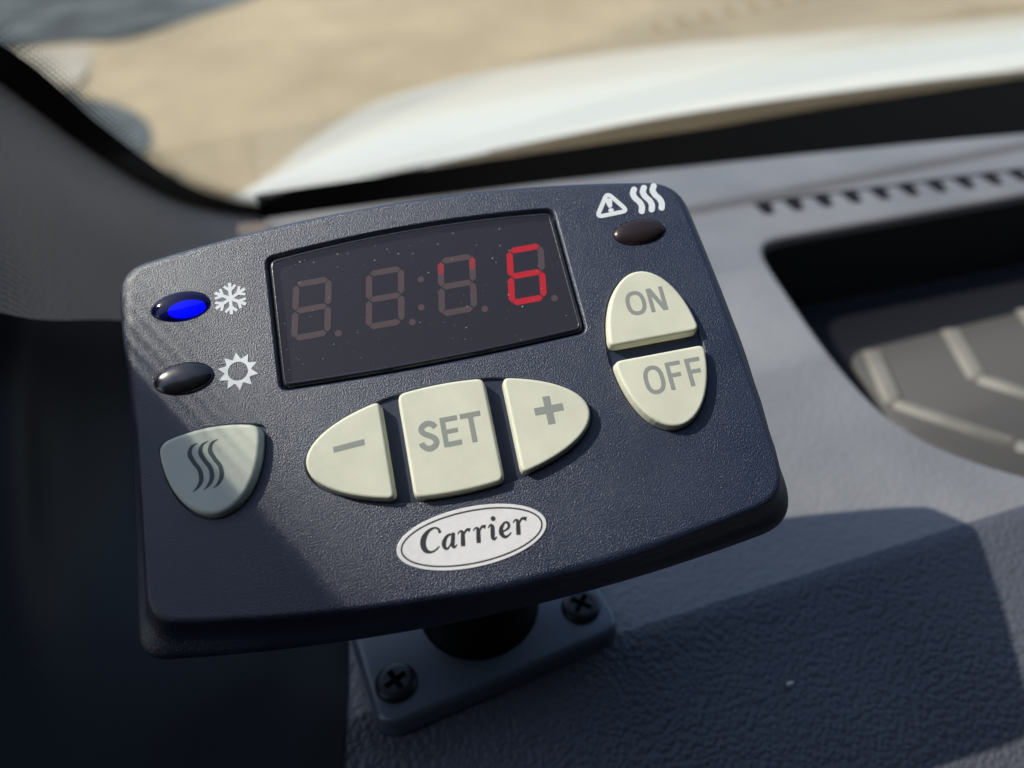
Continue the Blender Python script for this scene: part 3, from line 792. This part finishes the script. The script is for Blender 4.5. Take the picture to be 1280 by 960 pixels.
# ceramic border: left ribbon and foot ribbon, with dots fading inwards
bm = bmesh.new(); E = [Vector(p) for p in catmull([tuple(map(float, p)) for p in Erow], 10)]
La = [bm.verts.new(p+Vector((-2, 1, -1))) for p in E[:60]]
def inw(i):
    return 6.5+5*min(1, i/40)
Lb = [bm.verts.new(p+Vector((inw(i)*0.92, -0.5, inw(i)*0.35))) for i, p in enumerate(E[:60])]
bridge(bm, La, Lb, closed=False)
link("border_print", bm, M['frit'], ws)
bm = bmesh.new()
for i in range(6, 60):
    for sub in range(2):
        p = E[i].lerp(E[min(i+1, 59)], sub*0.5)
        for r in range(5):
            d = inw(i)+1.0+r*1.5; c = p+Vector((d*0.92, -0.6, d*0.35)); rr = 0.62-0.1*r
            fs = [bm.verts.new(c+Vector((rr*math.cos(a), -rr*0.1, rr*math.sin(a)))) for a in [math.pi/4*q for q in range(8)]]
            bm.faces.new(fs)
U2 = [Vector(p) for p in catmull([tuple(map(float, p)) for p in UE], 8)]
across = Vector((0.874, 0.362, 0.327)).normalized(); L_ = 0.0
for a, b in zip(U2[4:], U2[5:]):
    n = max(1, round((b-a).length/2.3)); tang = (b-a).normalized()
    for q in range(n):
        for r in range(7):
            c = a.lerp(b, q/n)+across*(0.6+r*2.2)+tang*(1.1 if r % 2 else 0); rr = 1.12-0.13*r
            bm.faces.new([bm.verts.new(c+tang*rr*math.cos(t_*math.pi/4)+across*rr*math.sin(t_*math.pi/4)) for t_ in range(8)])
link("border_dots", bm, M['frit'], ws, smooth=False)
bm = bmesh.new()
xs2 = [-14+20*i for i in range(36)]
A = [bm.verts.new((x, rear_y(x)+1, -6)) for x in xs2]; B = [bm.verts.new((x, 311-0.055*x, 10-0.012*x)) for x in xs2]
bridge(bm, A, B, closed=False)
link("foot_print", bm, M['frit'], ws)

# ================================================================== OUTSIDE
# cowl panel between glass and bonnet
bm = bmesh.new(); back = [(-60, 330, -20), (20, 335, -16), (150, 335, -18), (300, 332, -22), (500, 325, -28), (900, 300, -40)]
front = [(-30, 520, -104), (23, 566, -118), (129, 590, -124), (218, 575, -121), (330, 570, -120), (443, 562, -119), (551, 545, -116), (667, 540, -115), (900, 520, -112)]
Bk = catmull([tuple(map(float, p)) for p in back], 8); Ft = catmull([tuple(map(float, p)) for p in front], 5)
n = min(len(Bk), len(Ft)); bb = [bm.verts.new(p) for p in Bk[:n]]; mm_ = [bm.verts.new(((p[0]+q[0])/2, (p[1]+q[1])/2, (p[2]+q[2])/2-25)) for p, q in zip(Bk[:n], Ft[:n])]; ff = [bm.verts.new((p[0], p[1], p[2]-2)) for p in Ft[:n]]
bridge(bm, bb, mm_, closed=False); bridge(bm, mm_, ff, closed=False)
cowl = link("cowl_panel", bm, M['cowl']); tag(cowl, "dark plastic cowl strip between the windscreen foot and the white bonnet", "cowl")
# wiper parked along the foot of the glass
wp = bpy.data.objects.new("windscreen_wiper", None); scn.collection.objects.link(wp)
tag(wp, "black wiper parked low behind the glass, with a pivot cap coloured as a small highlight", "wiper")
def bar(bm, P, w0, w1, h):
    prev = None
    for i, p in enumerate(P):
        w_ = w0+(w1-w0)*i/(len(P)-1); x, y, zz = p
        cur = [bm.verts.new(q) for q in ((x, y-w_/2, zz), (x, y-w_/4, zz+h), (x, y+w_/4, zz+h), (x, y+w_/2, zz))]
        if prev: bridge(bm, prev, cur)
        prev = cur
        if i in (0, len(P)-1): bm.faces.new(cur if i else cur[::-1])
bm = bmesh.new(); bar(bm, catmull([(96., 336., -9.), (150., 338., -9.), (230., 336., -9.), (330., 333., -12.), (470., 330., -20.)], 6), 15, 8, 6)
link("arm", bm, M['wiper'], wp)
bm = bmesh.new(); bar(bm, catmull([(60., 325., -7.), (180., 324., -4.), (320., 320., -8.), (480., 314., -16.), (640., 306., -24.)], 6), 5, 5, 9)
link("blade", bm, M['wiper'], wp)
bm = bmesh.new(); bmesh.ops.create_cone(bm, cap_ends=True, segments=20, radius1=8, radius2=5.5, depth=9)
bmesh.ops.bevel(bm, geom=bm.edges[:], offset=1, segments=2, affect='EDGES', clamp_overlap=True)
for v in bm.verts: v.co += Vector((141, 333, -11))
link("pivot_cap", bm, M['cap'], wp)
# bonnet
hf = [(-46, 562, -119), (-38, 590, -124), (-7, 650, -137), (41, 753, -157), (132, 890, -184), (268, 958, -198), (375, 960, -198), (535, 934, -193), (661, 870, -180), (901, 760, -158), (1250, 640, -135)]
hbk = [(-44, 545, -115), (-20, 545, -115), (23, 568, -120), (90, 580, -122), (150, 578, -122), (218, 560, -118), (330, 560, -118), (443, 554, -117), (551, 540, -114), (667, 532, -112), (900, 515, -110)]
hfc = catmull([tuple(map(float, p)) for p in hf], 8); hbc = catmull([tuple(map(float, p)) for p in hbk], 8)
bm = bmesh.new(); prev = None
for j in range(13):
    t = j/12; cur = []
    for p, q in zip(hbc, hfc):
        v = Vector(p).lerp(Vector(q), t); v.z += 9*math.sin(math.pi*t); cur.append(bm.verts.new(v))
    if prev: bridge(bm, prev, cur, closed=False)
    prev = cur
for d, h in ((6, -3), (12, -12), (16, -40), (18, -260)):
    cur = [bm.verts.new((p[0]-d*0.6, p[1]+d, p[2]+h)) for p in hfc]; bridge(bm, prev, cur, closed=False); prev = cur
hood = link("bonnet", bm, M['hood']); tag(hood, "white painted vehicle bonnet beyond the windscreen, out of focus", "bonnet")
# ground
bm = bmesh.new()
v = [bm.verts.new(p) for p in ((-60000, -40000, -1400), (60000, -40000, -1400), (60000, 120000, -1400), (-60000, 120000, -1400))]; bm.faces.new(v)
gr = link("ground", bm, M['earth'], smooth=False); gr['kind'] = 'structure'
def patch(name, pts, h, m, cat_label):
    bm = bmesh.new(); P = catmull([tuple(map(float, p)) for p in pts+[pts[0]]], 6)[:-1]
    bm.faces.new(loop(bm, z(P, h))); o = link(name, bm, M[m], smooth=False); o['kind'] = 'structure'; return o
patch("gravel_road", [(-9000, 5900), (-2500, 5750), (-1200, 5750), (-760, 5640), (-300, 5950), (150, 6300), (900, 7400), (2500, 9500), (2500, 30000), (-9000, 30000)], -1396, 'gravel', '')
patch("path", [(-6000, 5050), (-1450, 5000), (-1000, 4960), (-960, 5300), (-1100, 5640), (-2500, 5700), (-6000, 5850)], -1397.5, 'pale', '')
patch("gravel_verge", [(-6000, 4900), (-1500, 4950), (-950, 4700), (-690, 4420), (-575, 4050), (-640, 3720), (-900, 3300), (-6000, 2500)], -1396, 'gravel', '')

bm = bmesh.new(); bmesh.ops.create_icosphere(bm, subdivisions=2, radius=0.75)
for v in bm.verts: v.co = Vector((v.co.x*1.2, v.co.y*0.8, v.co.z*0.7))*rnd.uniform(0.85, 1.15)+Vector((78.8, 60.0, -3.6))
cr = link("crumb", bm, M['dust']); tag(cr, "tiny pale crumb lying in the shade on the grained dashboard skin", "crumb")
